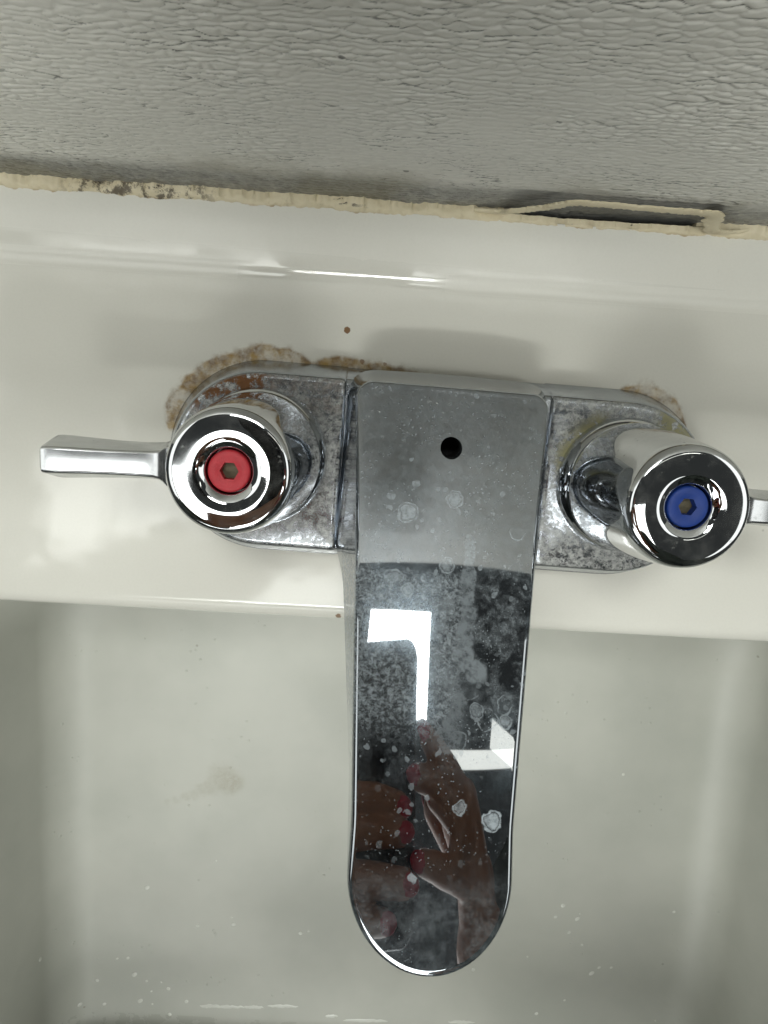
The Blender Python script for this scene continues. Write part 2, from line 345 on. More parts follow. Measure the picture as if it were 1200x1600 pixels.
# wall ----------------------------------------------------------------
def wall_mesh():
    gx = np.concatenate([np.arange(-330, -165, 1.6), np.arange(-165, 118, 0.36), np.arange(118, 320, 1.6)])
    gz = np.concatenate([np.arange(-6, 108, 0.30), np.arange(108, 193.5, 0.9)])
    X, Z = np.meshgrid(gx, gz)
    r = np.random.RandomState(3)
    def vnoise(x, y, seed):
        rr = np.random.RandomState(seed); T = rr.rand(256, 256)
        xi = np.floor(x).astype(int); yi = np.floor(y).astype(int); fx = x-xi; fy = y-yi
        fx = fx*fx*(3-2*fx); fy = fy*fy*(3-2*fy)
        g = lambda a, b: T[a % 256, b % 256]
        return (g(xi, yi)*(1-fx)+g(xi+1, yi)*fx)*(1-fy)+(g(xi, yi+1)*(1-fx)+g(xi+1, yi+1)*fx)*fy
    wx = X + 1.9*(vnoise(X/7, Z/4, 1)-.5) + 1.0*(vnoise(X/2, Z/1.3, 2)-.5)
    wz = Z + 1.4*(vnoise(X/9, Z/6, 4)-.5) + 0.9*(vnoise(X/2.2, Z/1.5, 5)-.5)
    def cells(cw, ch, seed):
        u = wx/cw; v = wz/ch
        J = np.random.RandomState(seed).rand(512, 512, 3)
        ui = np.floor(u).astype(int); vi = np.floor(v).astype(int)
        f1 = np.full(u.shape, 9.0); f2 = np.full(u.shape, 9.0); o1 = np.zeros(u.shape+(2,)); o2 = np.zeros(u.shape+(2,)); hid = np.zeros(u.shape); dz = np.zeros(u.shape)
        for a in (-1, 0, 1):
            for b in (-1, 0, 1):
                q = J[(ui+a) % 512, (vi+b) % 512]
                ddx = u-(ui+a+0.1+0.8*q[..., 0]); ddy = v-(vi+b+0.1+0.8*q[..., 1])
                d = np.sqrt(ddx**2+ddy**2); new = d < f1
                sec = (~new) & (d < f2); oo = np.stack([ddx*cw, ddy*ch], -1)
                o2 = np.where(new[..., None], o1, np.where(sec[..., None], oo, o2)); o1 = np.where(new[..., None], oo, o1)
                f2 = np.where(new, f1, np.minimum(f2, d)); hid = np.where(new, q[..., 2], hid); dz = np.where(new, ddy, dz)
                f1 = np.where(new, d, f1)
        dd = o2-o1; hor = np.abs(dd[..., 1])/(np.hypot(dd[..., 0], dd[..., 1])+1e-6)
        return f2-f1, hid, dz, np.clip((hor-0.05)/0.45, 0, 1)
    e1, h1, dz1, k1 = cells(3.3, 1.85, 11); e2, h2, dz2, k2 = cells(2.2, 0.95, 12)
    soft = 0.35+0.65*vnoise(X/16, Z/12, 8)
    p1 = np.clip(e1/0.6, 0, 1); p1 = 1-(1-p1)**2; p1 = 1-(1-p1)*(0.65+0.35*k1)
    p2 = np.clip(e2/0.45, 0, 1); p2 = 1-(1-p2)**2
    H = p1*(0.34+0.14*h1)*soft + p2*0.04 + 0.06*dz1 + 0.3*vnoise(X/22, Z/22, 9) + 0.05*vnoise(X/3, Z/2, 31)
    crease = np.clip(1-e1/0.20, 0, 1)*k1*np.clip(1.6*vnoise(X/4, Z/2, 21)-.1, 0, 1)*np.clip(soft*1.3, 0, 1) + 0.4*np.clip(1-e2/0.16, 0, 1)*k2*np.clip(2*vnoise(X/4, Z/3, 22)-.7, 0, 1)
    Y = WALL_Y + 0.75 - H
    c, s = math.cos(SROT), math.sin(SROT)
    P = np.stack([X*c-Y*s, X*s+Y*c, Z], -1).reshape(-1, 3)*MM
    ny, nx = X.shape
    I = np.arange(nx*ny).reshape(ny, nx)
    F = np.stack([I[:-1, :-1], I[:-1, 1:], I[1:, 1:], I[1:, :-1]], -1).reshape(-1, 4)
    # thickness: a back sheet and a top edge
    me = bpy.data.meshes.new("wall")
    base = len(P)
    def w(x, y, z): xx, yy = x*c-y*s, x*s+y*c; return (xx*MM, yy*MM, z*MM)
    box = [w(-330, 72.4, -400), w(320, 72.4, -400), w(320, 72.4, 194), w(-330, 72.4, 194), w(-330, 86, -400), w(320, 86, -400), w(320, 86, 194), w(-330, 86, 194)]
    bf = [(4, 5, 6, 7), (0, 4, 7, 3), (1, 2, 6, 5), (3, 7, 6, 2), (0, 1, 5, 4), (0, 3, 2, 1)]
    V = np.concatenate([P, np.array(box)]); F = np.concatenate([F, np.array(bf)+base])
    me.vertices.add(len(V)); me.vertices.foreach_set("co", V.ravel())
    me.loops.add(F.size); me.loops.foreach_set("vertex_index", F.ravel().astype(np.int32))
    me.polygons.add(len(F)); me.polygons.foreach_set("loop_start", np.arange(0, F.size, 4, dtype=np.int32))
    me.polygons.foreach_set("loop_total", np.full(len(F), 4, np.int32)); me.update(calc_edges=True); me.validate()
    at = me.attributes.new("crease", 'FLOAT', 'POINT')
    at.data.foreach_set("value", np.concatenate([crease.ravel(), np.zeros(8)]).astype(np.float32))
    me.shade_smooth(); me.set_sharp_from_angle(angle=R(70))
    return me
wall = put("wall", wall_mesh(), mat_wall()); tag(wall, kind="structure")

# sink ----------------------------------------------------------------
XL, XR, YB, YF = -180.0, 184.0, -43.6, -349.0
ZB = -103.0
def rrect(x0, x1, y0, y1, r, per=22):
    pts = []
    for cx, cy, a0 in ((x1-r, y1-r, 0), (x0+r, y1-r, 90), (x0+r, y0+r, 180), (x1-r, y0+r, 270)):
        for i in range(per+1):
            a = R(a0+90*i/per); pts.append((cx+r*math.cos(a), cy+r*math.sin(a)))
    # even out: subdivide the straight runs
    out = []
    m = len(pts)
    for i in range(m):
        a, b = pts[i], pts[(i+1) % m]; out.append(a)
        if i % (per+1) == per:
            for k in range(1, 24): out.append((a[0]+(b[0]-a[0])*k/24, a[1]+(b[1]-a[1])*k/24))
    return out
def sink_mesh():
    mb = MB()
    def loop(inset, z, r):
        return [srot(x, y)+(z,) for x, y in rrect(XL+inset, XR-inset, YF+inset, YB-inset, max(r, 2)*0.55)]
    loops = []
    def deck_loop(off): return [srot(x, y)+(0.0,) for x, y in rrect(XL-off[0], XR+off[0], YF-off[1], YB+off[2], 42+4*off[3])]
    loops.append([srot(x, y)+(-34.0,) for x, y in rrect(XL-64, XR+64, YF-64, 49.9, 5)])
    loops.append([srot(x, y)+(-6.0,) for x, y in rrect(XL-64, XR+64, YF-64, 49.9, 5)])
    loops.append([srot(x, y)+(0.0,) for x, y in rrect(XL-58, XR+58, YF-58, 49.9, 5)])
    for k in (0.75, 0.5, 0.25, 0.06):
        a = loops[2]; b = [srot(x, y)+(0.0,) for x, y in rrect(XL, XR, YF, YB, 46*0.55)]
        loops.append([tuple(p+(q-p)*(1-k) for p, q in zip(A, B)) for A, B in zip(a, b)])
    rf = 6.0
    for i in range(0, 10):
        a = R(90*i/9*0.94); loops.append(loop(rf*math.sin(a), -rf*(1-math.cos(a)), 46-rf*math.sin(a)))
    x0, z0 = rf*math.sin(R(84.6)), -rf*(1-math.cos(R(84.6)))
    rb = 20.0; ang = R(80)
    zend = ZB+rb*(1-math.cos(ang)); run = (z0-zend)/math.tan(ang)
    for k in (0.15, 0.4, 0.7, 1.0): loops.append(loop(x0+run*k, z0+(zend-z0)*k, 44))
    xc = x0+run
    for i in range(1, 13):
        a = ang*(1-i/12)
        loops.append(loop(xc+rb*(math.sin(ang)-math.sin(a)), ZB+rb*(1-math.cos(a)), 44))
    last = loops[-1]; cx = sum(p[0] for p in last)/len(last); cy = sum(p[1] for p in last)/len(last)
    for k in (0.8, 0.6, 0.4, 0.2, 0.05):
        loops.append([(cx+(p[0]-cx)*k, cy+(p[1]-cy)*k, ZB-4.0*(1-k)) for p in last])
    mb.loft(loops, cap1=True)
    # rear cove up to the wall
    prof = [(49.8, 0.0)]
    rc = 6.0; tm = 25.0
    for i in range(1, 13): a = R(tm*i/12); prof.append((49.9+rc*math.sin(a), rc*(1-math.cos(a))))
    y1, z1 = prof[-1]; rq = 4.0; te = 9.0
    for i in range(1, 9):
        a = R(tm+(te-tm)*i/8); prof.append((y1+rq*(math.sin(R(tm))-math.sin(a)), z1+rq*(math.cos(a)-math.cos(R(tm)))))
    y1, z1 = prof[-1]; y2 = 67.6; z2 = z1+(y2-y1)*math.tan(R(te))
    for k in (0.33, 0.66, 1.0): prof.append((y1+(y2-y1)*k, z1+(z2-z1)*k))
    prof.append((69.0, prof[-1][1])); prof.append((69.4, prof[-1][1]-0.6)); prof.append((69.4, -34.0))
    prof = [(49.8, -34.0)] + prof
    xs = [XL-63+ (XR-XL+126)*i/40 for i in range(41)]
    mb.loft([[srot(x, y)+(z,) for y, z in prof] for x in xs], closed=False)
    global LEDGE_Z; LEDGE_Z = prof[-3][1]+0.0
    return mb.mesh("sink", 40)
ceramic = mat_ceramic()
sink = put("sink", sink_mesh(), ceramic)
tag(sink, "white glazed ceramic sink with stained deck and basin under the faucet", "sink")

# ------------------------------------------------------------------ caulk joint
def nz(x, seed, f):
    r = math.sin(x*f+seed*1.7)+0.6*math.sin(x*f*2.3+seed*3.1)+0.4*math.sin(x*f*5.1+seed)+0.25*math.sin(x*f*11.7+seed*2.2)
    return r/2.25
def bead(mb, x0, x1, ylow, yhigh, zlow, zhigh, bulge, step=0.5, rag=0.5, seed=1, taper=False):
    secs = []; k = int((x1-x0)/step)
    for i in range(k+1):
        x = x0+(x1-x0)*i/k
        e = 1.0
        if taper: e = min(1, (i+0.3)/14, (k-i+0.3)/14)
        yl = ylow+nz(x, seed, .21)*rag*0.5+nz(x, seed+4, 1.3)*rag*0.2; zh = zhigh+nz(x, seed+5, .13)*rag+nz(x, seed+9, .6)*rag*0.55+max(0, nz(x, seed+13, 1.9)-.2)*rag*0.9; zl = zlow
        pts = []
        for j in range(7):
            t = j/6
            y = yl+(yhigh-yl)*t; z = zl+(zl*0+zh-zl)*t*e
            b = bulge*math.sin(math.pi*t)*(1+0.5*nz(x+j*7.3, seed+3+j*2, .7)+0.3*nz(x-j*5.1, seed+j, 2.4))*e; y += 0.12*nz(x+j*11.7, seed, 1.7)*e
            pts.append((x, y-b*0.6, z+b*0.8))
        pts.append((x, yhigh+1.2, zh)); pts.append((x, yhigh+1.2, zl-3)); pts.append((x, yl, zl-3))
        secs.append([srot(p[0], p[1])+(p[2],) for p in pts])
    mb.loft(secs, True, True)
caulk_mat = mat_caulk()
caulk = empty("caulk_joint", (0, 0, LEDGE_Z*MM))
tag(caulk, "dirty cream caulk along the wall with a strand peeling away", "caulk")
LZ = LEDGE_Z
def part(name, mb, mat, parent, angle=40, merge=0.0):
    o = put(name, mb.mesh(name, angle, merge), mat, parent)
    o.matrix_parent_inverse = parent.matrix_basis.inverted() if parent.parent is None else (parent.parent.matrix_basis @ parent.matrix_basis).inverted()
    return o
m = MB(); bead(m, -245, 13, 68.5, 71.4, LZ-0.2, LZ+0.9, 0.6, rag=1.2, seed=2, taper=True)
part("bead", m, caulk_mat, caulk, 60)
m = MB(); bead(m, 66, 235, 68.5, 71.4, LZ-0.2, LZ+0.9, 0.6, rag=1.0, seed=4, taper=True)
part("bead", m, caulk_mat, caulk, 60)
m = MB(); bead(m, 10, 72, 68.4, 69.4, LZ-0.2, LZ+0.4, 0.25, rag=0.8, seed=6, taper=True)
part("lip", m, caulk_mat, caulk, 60)
def strand():
    path = [(4, 70.9, LZ+0.6, 0.5), (9, 70.3, LZ+2.0, 1.4), (14, 70.0, LZ+5.0, 1.6), (19, 69.9, LZ+9.0, 1.6), (23, 69.8, LZ+12.8, 1.7), (27, 69.8, LZ+16.8, 1.61),
            (34, 69.8, LZ+17.2, 1.70), (43, 69.7, LZ+17.0, 1.61), (52, 69.6, LZ+17.0, 1.70), (58, 69.5, LZ+17.2, 1.87), (62.5, 69.4, LZ+17.0, 2.12), (65.2, 69.2, LZ+12.0, 2.2),
            (66.4, 69.0, LZ+8.0, 1.9), (68.4, 68.8, LZ+4.4, 1.8), (71.5, 68.9, LZ+2.6, 1.7), (76, 69.6, LZ+1.5, 1.2), (82, 70.9, LZ+0.6, 0.4)]
    P = np.array(path); t = np.arange(len(P)); tt = np.linspace(0, len(P)-1, 240)
    def cr(c):
        out = []
        for q in tt:
            i = min(int(q), len(P)-2); f = q-i
            p0, p1, p2, p3 = c[max(i-1, 0)], c[i], c[i+1], c[min(i+2, len(P)-1)]
            out.append(0.5*((2*p1)+(-p0+p2)*f+(2*p0-5*p1+4*p2-p3)*f*f+(-p0+3*p1-3*p2+p3)*f**3))
        return np.array(out)
    C = np.stack([cr(P[:, i]) for i in range(4)], 1)
    mb = MB(); secs = []
    for i in range(len(C)):
        a = C[min(i+1, len(C)-1)]-C[max(i-1, 0)]; tx, tz = a[0], a[2]; L = math.hypot(tx, tz) or 1
        nx, nzv = -tz/L, tx/L
        x, y, z, h = C[i]
        ho = h*(1.0+0.22*nz(x+z, 3, .7)+0.18*nz(x+z, 6, 2.7)); hi = h*(0.9+0.34*nz(x+z, 8, 1.1)+0.34*nz(x+z, 2, 3.1)+0.5*max(0, nz(x, 5, 2.0)-.25))
        pts = []
        for d, dy in ((ho, 0.5), (ho*1.02, 0.1), (ho*0.8, -0.2), (0, -0.38), (-hi*0.8, -0.15), (-hi, 0.15), (-hi, 0.55)):
            pts.append(srot(x+nx*d, y+dy)+(z+nzv*d,))
        secs.append(pts)
    mb.loft(secs, True, True); return mb
part("peeled_strand", strand(), caulk_mat, caulk, 50)

# ------------------------------------------------------------------ faucet
faucet = empty("faucet")
tag(faucet, "chrome two handle sink faucet with limescale and a wide flat spout", "faucet")
SL = math.tan(R(22.0))
def ztop(x, y):
    z = 24.0+(21.0-y)*SL
    return z - x*x/290.0
SPOTS = [(-10.2,-8.6,2.3,.8),(-14.6,-5.0,1.0,.6),(-8.4,-1.6,1.2,.7),(1.2,-5,1.9,.7),(0,-20.2,1.7,.7),(-12.6,-23.8,2.0,.7),(-9.0,-26.0,1.4,.9),(-2,-24,1.2,.7),
         (13.0,-73.0,2.1,1.3),(5.6,-70.5,1.4,.8),(-4.2,-84.6,1.0,.9),(8.5,-51,1.5,.7),(15.6,-53,1.5,.8),(12,-26,1.0,.7),(8,-20,.8,.7),(-16,-30,.9,.7),(-5,-33,.8,.7),(-12.5,-58.5,.8,.7),(-7,-62,.7,.7),(-4,-12.5,.8,.7)]
RINGS = [(17.5,-11,2.2,.9),(11.2,-52.5,2.4,.9),(15.4,-49.5,1.8,.8),(4.5,-57.5,2.0,.5),(-1,-54.5,1.1,.6),(6.5,-45.5,3.2,.6),(-15.0,-15,2.8,.35),(-1.5,-47,1.0,.8)]
RUN = [(5.5,-14+(-k*1.7),1.7+0.08*k,.8) for k in range(14)] + [(5,-40,3.5,.9),(8,-43,3.2,.9),(2,-45,3.6,.8),(4,-49,3.0,.7),(3,-53,3.2,.65),(2.5,-57,3.6,.6),(0,-29,2.6,.8),(-1,-33,2.4,.8),(-2,-37,2.6,.8),(-1,-41,2.4,.7),(-2.5,-44,2,.7)]
def hw(y):      # half width of the top face
    if y > -17: return 21.0+(y+17)/38.0*2.6
    return 16.9+ (y+75.0)/58.0*4.1 if y > -75 else 16.9
TIPC, TIPR, REAR = -85.0, 16.9, 21.3
def spout_mesh():
    out = []       # (x, y, nx, ny, spinex, spiney)
    n1 = 46
    # right side from rear to tip
    rc = 3.0
    xr = hw(REAR)
    rear = [(xr-rc-(xr-rc)*i/8, REAR) for i in range(8, -1, -1)]
    corner = [(xr-rc+rc*math.sin(R(a)), REAR-rc+rc*math.cos(R(a))) for a in range(10, 91, 10)]
    side = []
    for i in range(1, n1+1):
        y = (REAR-rc)+(TIPC-(REAR-rc))*i/n1; side.append((hw(y), y))
    tip = [(TIPR*math.cos(R(a)), TIPC-TIPR*0.98*math.sin(R(a))) for a in range(5, 91, 5)]
    half = rear + corner + side + tip
    full = half + [(-x, y) for x, y in half[::-1][1:-1]]
    m = len(full); nrm = []
    for i in range(m):
        a, b = full[i-1], full[(i+1) % m]; tx, ty = b[0]-a[0], b[1]-a[1]; L = math.hypot(tx, ty); nrm.append((-ty/L, tx/L))
    cx = sum(p[0] for p in full)/m
    if nrm[len(half)//2][0] < 0: nrm = [(-a, -b) for a, b in nrm]
    def spine(y): return max(TIPC, min(REAR-16, y))
    ks = [0, .15, .3, .45, .6, .72, .82, .9, .96, 1.0]
    loops = []
    for k in ks:
        L = []
        for x, y in full:
            sy = spine(y); px, py = x*k, sy+(y-sy)*k
            L.append((px, py, ztop(px, py)))
        loops.append(L)
    # rounded edge then drafted side
    bev = [(0.35, -.05), (0.75, -.22), (1.05, -.5), (1.3, -.95), (1.45, -1.6), (1.6, -2.6)]
    for o, dz in bev:
        L = []
        for (x, y), (a, b) in zip(full, nrm):
            # the rear face slopes back, so give it more run
            L.append((x+a*o, y+b*o, ztop(x, y)+dz))
        loops.append(L)
    def under(y):
        if y > -24: return 9.0
        t = min(1, (-24-y)/78.0); return 9.0 + 11*min(1, (-24-y)/6.0) + t*32.0
    for fr in (0.15, .4, .7, 1.0):
        L = []
        for (x, y), (a, b) in zip(full, nrm):
            zt = ztop(x, y)-2.6; zb = under(y)
            if zb > zt-4: zb = zt-4
            dr = 0.20 if y > -24 else 0.20*max(0.06, 1-(-24-y)/70.0)
            rr = max(0.0, b) if y > 0 else 0.0
            dep = (zt-zb)*fr
            o = 1.6+dep*dr+ (0.9*fr*fr if y > -24 else 0)
            L.append((x+a*o, y+b*o, zt-dep))
        loops.append(L)
    mb = MB(); mb.loft(loops)
    L = loops[-1]; k = len(L)
    c = [(0, spine(p[1])*1.0, p[2]) for p in L]
    mb.loft([L, [(0.02*p[0], spine(p[1]), p[2]) for p in L]])
    me = mb.mesh("spout", 50, 0.02)
    # lift rod hole
    cb = MB(); hc = (-0.2, 7.5); cb.lathe([(2.75, 0), (2.75, 30)], (hc[0], hc[1], 15), 48, True, True)
    cm = cb.mesh("cutter")
    a = bpy.data.objects.new("a", me); b = bpy.data.objects.new("b", cm); col.objects.link(a); col.objects.link(b)
    md = a.modifiers.new("b", 'BOOLEAN'); md.operation = 'DIFFERENCE'; md.object = b; md.solver = 'EXACT'
    bpy.context.view_layer.update()
    res = bpy.data.meshes.new_from_object(a.evaluated_get(bpy.context.evaluated_depsgraph_get()))
    bpy.data.objects.remove(a); bpy.data.objects.remove(b)
    res.shade_smooth(); res.set_sharp_from_angle(angle=R(50)); res.name = "spout"
    return res
chrome = mat_chrome()
spout = put("spout", spout_mesh(), mat_spout(), faucet)
m = MB(); m.lathe([(2.72, 25.6), (2.72, 16), (0.2, 15.5)], (-0.2, 7.5, 0), 40, cap1=True)
put("lift_rod_hole", m.mesh("lift_rod_hole"), mat_plain("black_bore", (0.006, 0.006, 0.006), 0.8), spout)

def plate_mesh():
    mb = MB()
    def dloop(Rr, e, z, sgn):
        pts = []
        x0 = 27.8-e
        pts += [(x0, -1-Rr+1.0), (x0+0.3, -1-Rr+.3), (x0+1.0, -1-Rr)]
        pts += [(x0+1+(50.8-x0-1)*i/10, -1-Rr) for i in range(1, 10)]
        pts += [(50.8+Rr*math.cos(R(a)), -1+Rr*math.sin(R(a))) for a in range(-90, 91, 5)]
        pts += [(50.8-(50.8-x0-1)*i/10, -1+Rr) for i in range(1, 10)]
        pts += [(x0+1.0, -1+Rr), (x0+0.3, -1+Rr-.3), (x0, -1+Rr-1.0)]
        return [(sgn*x, y, z) for x, y in pts]
    pr = [(27.6, 0, -0.5), (27.5, 0, .6), (27.0, -.05, 1.5), (24.4, -.3, 10.2), (24.05, -.5, 11.0), (23.6, -.8, 11.55), (23.0, -1.3, 11.9), (22.3, -2.0, 12.0), (14, -9, 12.05)]
    for s in (-1, 1): mb.loft([dloop(r, e, z, s) for r, e, z in pr], cap1=True)
    prof = [(-28.6, -.5), (-28.5, .6), (-28.0, 1.5), (-25.3, 9.6), (-24.6, 10.3), (-23.5, 10.5), (21.5, 10.5), (22.6, 10.3), (23.3, 9.6), (26.0, 1.5), (26.5, .6), (26.6, -.5)]
    prof = [(y*0.992, z) for y, z in prof]
    mb.loft([[(x, y, z) for y, z in prof] for x in (-29, -15, 0, 15, 29)], closed=False)
    return mb.mesh("base_plate", 40)
put("base_plate", plate_mesh(), mat_plate(), faucet)

barrel_mat = mat_chrome("handle_chrome", 0.05, 0.4)
lever_mat = mat_chrome("lever_chrome", 0.08, 0.3, 0.20)
face_r = [(16.2, 17.8), (17.0, 18.1), (17.45, 19.0), (17.35, 21.0), (16.8, 27), (16.2, 34), (15.5, 41), (14.85, 46), (14.5, 49), (14.25, 50.6), (13.95, 52.0), (13.55, 52.8), (13.1, 53.25), (12.5, 53.5), (11.7, 53.58), (10, 53.6), (7.6, 53.6),
          (7.0, 53.5), (6.4, 53.25), (5.85, 52.95), (5.45, 52.75), (5.2, 52.5), (5.1, 52.0), (5.1, 49.0), (1, 48.6)]
def make_handle():
    h = empty("handle")
    m = MB(); m.lathe([(14.2, 15.5), (14.3, 17.6)] + face_r, n=96)
    put("barrel", m.mesh("barrel", 40), barrel_mat, h)
    m = MB(); m.lathe([(18.9, 11.6), (18.85, 12.4), (18.6, 13.4), (18.2, 14.3), (17.6, 15.2), (16.9, 15.9), (16.0, 16.4), (14.8, 16.7), (11.0, 16.8)], n=96)
    put("skirt", m.mesh("skirt", 50), barrel_mat, h)
    # lever along -x
    m = MB(); secs = []
    def sec(x, yt, yb, zt, zb, yo=0.0, r=0.7):
        pts = []
        P = [(-yt, zt), (yt, zt), (yb, zb), (-yb, zb)]
        for i in range(4):
            p = np.array(P[i], float); a = np.array(P[i-1], float); b = np.array(P[(i+1) % 4], float)
            da = (a-p)/np.linalg.norm(a-p); db = (b-p)/np.linalg.norm(b-p)
            for t in (0, .25, .5, .75, 1): pts.append(tuple(p+da*r*(1-t)**2+db*r*t**2))
        return [(x, y+yo, z) for y, z in pts]
    for args in [(-12.5, 4.6, 6.6, 49.0, 33.5), (-14.6, 4.5, 6.4, 48.8, 34.0), (-15.6, 3.9, 5.9, 48.0, 35.0), (-16.6, 3.3, 5.0, 47.3, 36.0), (-18.0, 2.95, 4.6, 47.0, 37.0),
                 (-22, 2.8, 4.4, 46.9, 37.8), (-28, 2.75, 4.5, 47.1, 38.0), (-34, 2.8, 4.8, 47.5, 38.0), (-39, 2.9, 5.1, 48.0, 38.0), (-41.6, 2.9, 5.2, 48.3, 38.2), (-42.5, 2.8, 5.1, 48.1, 38.6), (-43.1, 2.4, 4.6, 47.3, 39.6)]:
        secs.append(sec(*args))
    m.loft(secs, True, True)
    put("lever", m.mesh("lever", 38), lever_mat, h)
    return h
def button_mesh():
    m = MB(); n = 60
    def hexr(r, a):
        a = (a % (math.pi/3))-math.pi/6; return r*math.cos(math.pi/6)/math.cos(a)
    prof = [(4.7, 50.2), (4.7, 51.9), (4.55, 52.3), (4.25, 52.5), (3.5, 52.55), (2.8, 52.45), (2.35, 52.25)]
    loops = [[(r*math.cos(2*math.pi*i/n), r*math.sin(2*math.pi*i/n), z) for i in range(n)] for r, z in prof]
    for z, r in ((52.15, 2.1), (49.8, 2.05)):
        loops.append([(hexr(r, 2*math.pi*i/n)*math.cos(2*math.pi*i/n), hexr(r, 2*math.pi*i/n)*math.sin(2*math.pi*i/n), z) for i in range(n)])
    m.loft(loops, cap1=True); return m.mesh("index_button", 40)
hot = make_handle(); hot.parent = faucet; hot.location = (-50.8*MM, 0, 0); hot.rotation_euler = (0, 0, R(1.5))
hot["label"] = "left handle with red index button"
bm_ = button_mesh()
red = mat_plain("red_plastic", (0.40, 0.018, 0.028), 0.5, var=0.25, bump=0.12, scale=0.5)
blue = mat_plain("blue_plastic", (0.001, 0.028, 0.19), 0.55, var=0.2, bump=0.05, scale=0.5)
b = put("index_button", bm_, red, hot); b["label"] = "red index button with hex socket"
m = MB(); m.lathe([(2.0, 49.9), (0.05, 49.95)], n=24)
brass = mat_plain("dull_brass", (0.10, 0.085, 0.05), 0.6, 0.3, var=0.4, scale=1.2)
put("screw", m.mesh("screw"), brass, hot)
cold = hot.copy(); col.objects.link(cold); cold.parent = faucet; cold.location = (50.8*MM, 0, 0); cold.rotation_euler = (0, 0, R(180-1.0))
cold["label"] = "right handle with blue index button"
for ch in list(hot.children):
    c = ch.copy(); col.objects.link(c); c.parent = cold
    if ch.name.startswith("index_button"):
        c.data = button_mesh(); c.data.materials.clear(); c.data.materials.append(blue); c["label"] = "blue index button with hex socket"

# ------------------------------------------------------------------ the phone that takes the picture
def rig(u, v, nn): return CAM + CR*u + CU*v + CF*nn
ph = empty("phone", tuple(rig(-21, -59, -6)*MM))
tag(ph, "black phone held over the sink, seen reflected in the chrome spout", "phone")
part_b = MB(); loops = []
for d, z in ((2.0, -2.2), (.8, -2.5), (0.2, -3.2), (0, -4.4), (0, -8.2), (0.6, -9.6), (2.0, -10.2)):
    loops.append([tuple(rig(x, y, z)) for x, y in rrect(-55+d, 19-d, -111+d, 17-d, 11-d*.5, 8)])
part_b.loft(loops, True, True)
o = part("body", part_b, mat_plain("black_phone", (0.008, 0.008, 0.01), 0.25), ph)
lens = MB()
for cx, cy in ((0, 0), (-19, 0)):
    ax = [[tuple(rig(cx+r*math.cos(2*math.pi*i/32), cy+r*math.sin(2*math.pi*i/32), z)) for i in range(32)] for r, z in ((8, -2.4), (8, -0.9), (7.4, -0.6), (6.6, -.6), (6.2, -1.2), (1, -1.2))]
    lens.loft(ax, cap1=True)
part("lens", lens, mat_plain("lens_ring", (0.02, 0.02, 0.022), 0.15), ph)

# ------------------------------------------------------------------ the hands that hold it
def capsule(mb, a, b, ra, rb, n=14):
    a = np.array(a, float); b = np.array(b, float); d = b-a; L = np.linalg.norm(d); d /= L
    t = np.array([0, 0, 1.0]) if abs(d[2]) < .9 else np.array([1.0, 0, 0])
    e1 = np.cross(d, t); e1 /= np.linalg.norm(e1); e2 = np.cross(d, e1)
    prof = [(ra*math.sin(q), -ra*math.cos(q)) for q in np.linspace(0.15, math.pi/2, 5)] + [(rb*math.cos(q), L+rb*math.sin(q)) for q in np.linspace(0, math.pi/2-0.15, 5)]
    loops = [[tuple(a+d*h+e1*r*math.cos(2*math.pi*i/n)+e2*r*math.sin(2*math.pi*i/n)) for i in range(n)] for r, h in prof]
    mb.loft(loops, True, True)
def remeshed(name, mb, voxel, smooth):
    a = bpy.data.objects.new(name, mb.mesh(name)); col.objects.link(a)
    md = a.modifiers.new("r", 'REMESH'); md.mode = 'VOXEL'; md.voxel_size = voxel*MM; md.use_smooth_shade = True
    sm = a.modifiers.new("s", 'SMOOTH'); sm.iterations = smooth; sm.factor = 0.5
    bpy.context.view_layer.update()
    me = bpy.data.meshes.new_from_object(a.evaluated_get(bpy.context.evaluated_depsgraph_get()))
    bpy.data.objects.remove(a); me.name = name; me.shade_smooth(); return me
skin = mat_plain("skin", (0.30, 0.14, 0.085), 0.5, var=0.15, bump=0.15, scale=0.25, sss=0.1)
polish = mat_plain("red_polish", (0.36, 0.012, 0.03), 0.3, var=0.05)
cloth = mat_plain("dark_cloth", (0.07, 0.085, 0.078), 0.9, var=0.35, bump=0.5, scale=0.12)
person = empty("person", tuple(rig(0, -150, -6)*MM))
tag(person, "person in dark grey sleeves with red fingernails, hands reflected in the chrome spout", "person")
def W(p): return rig(*p)
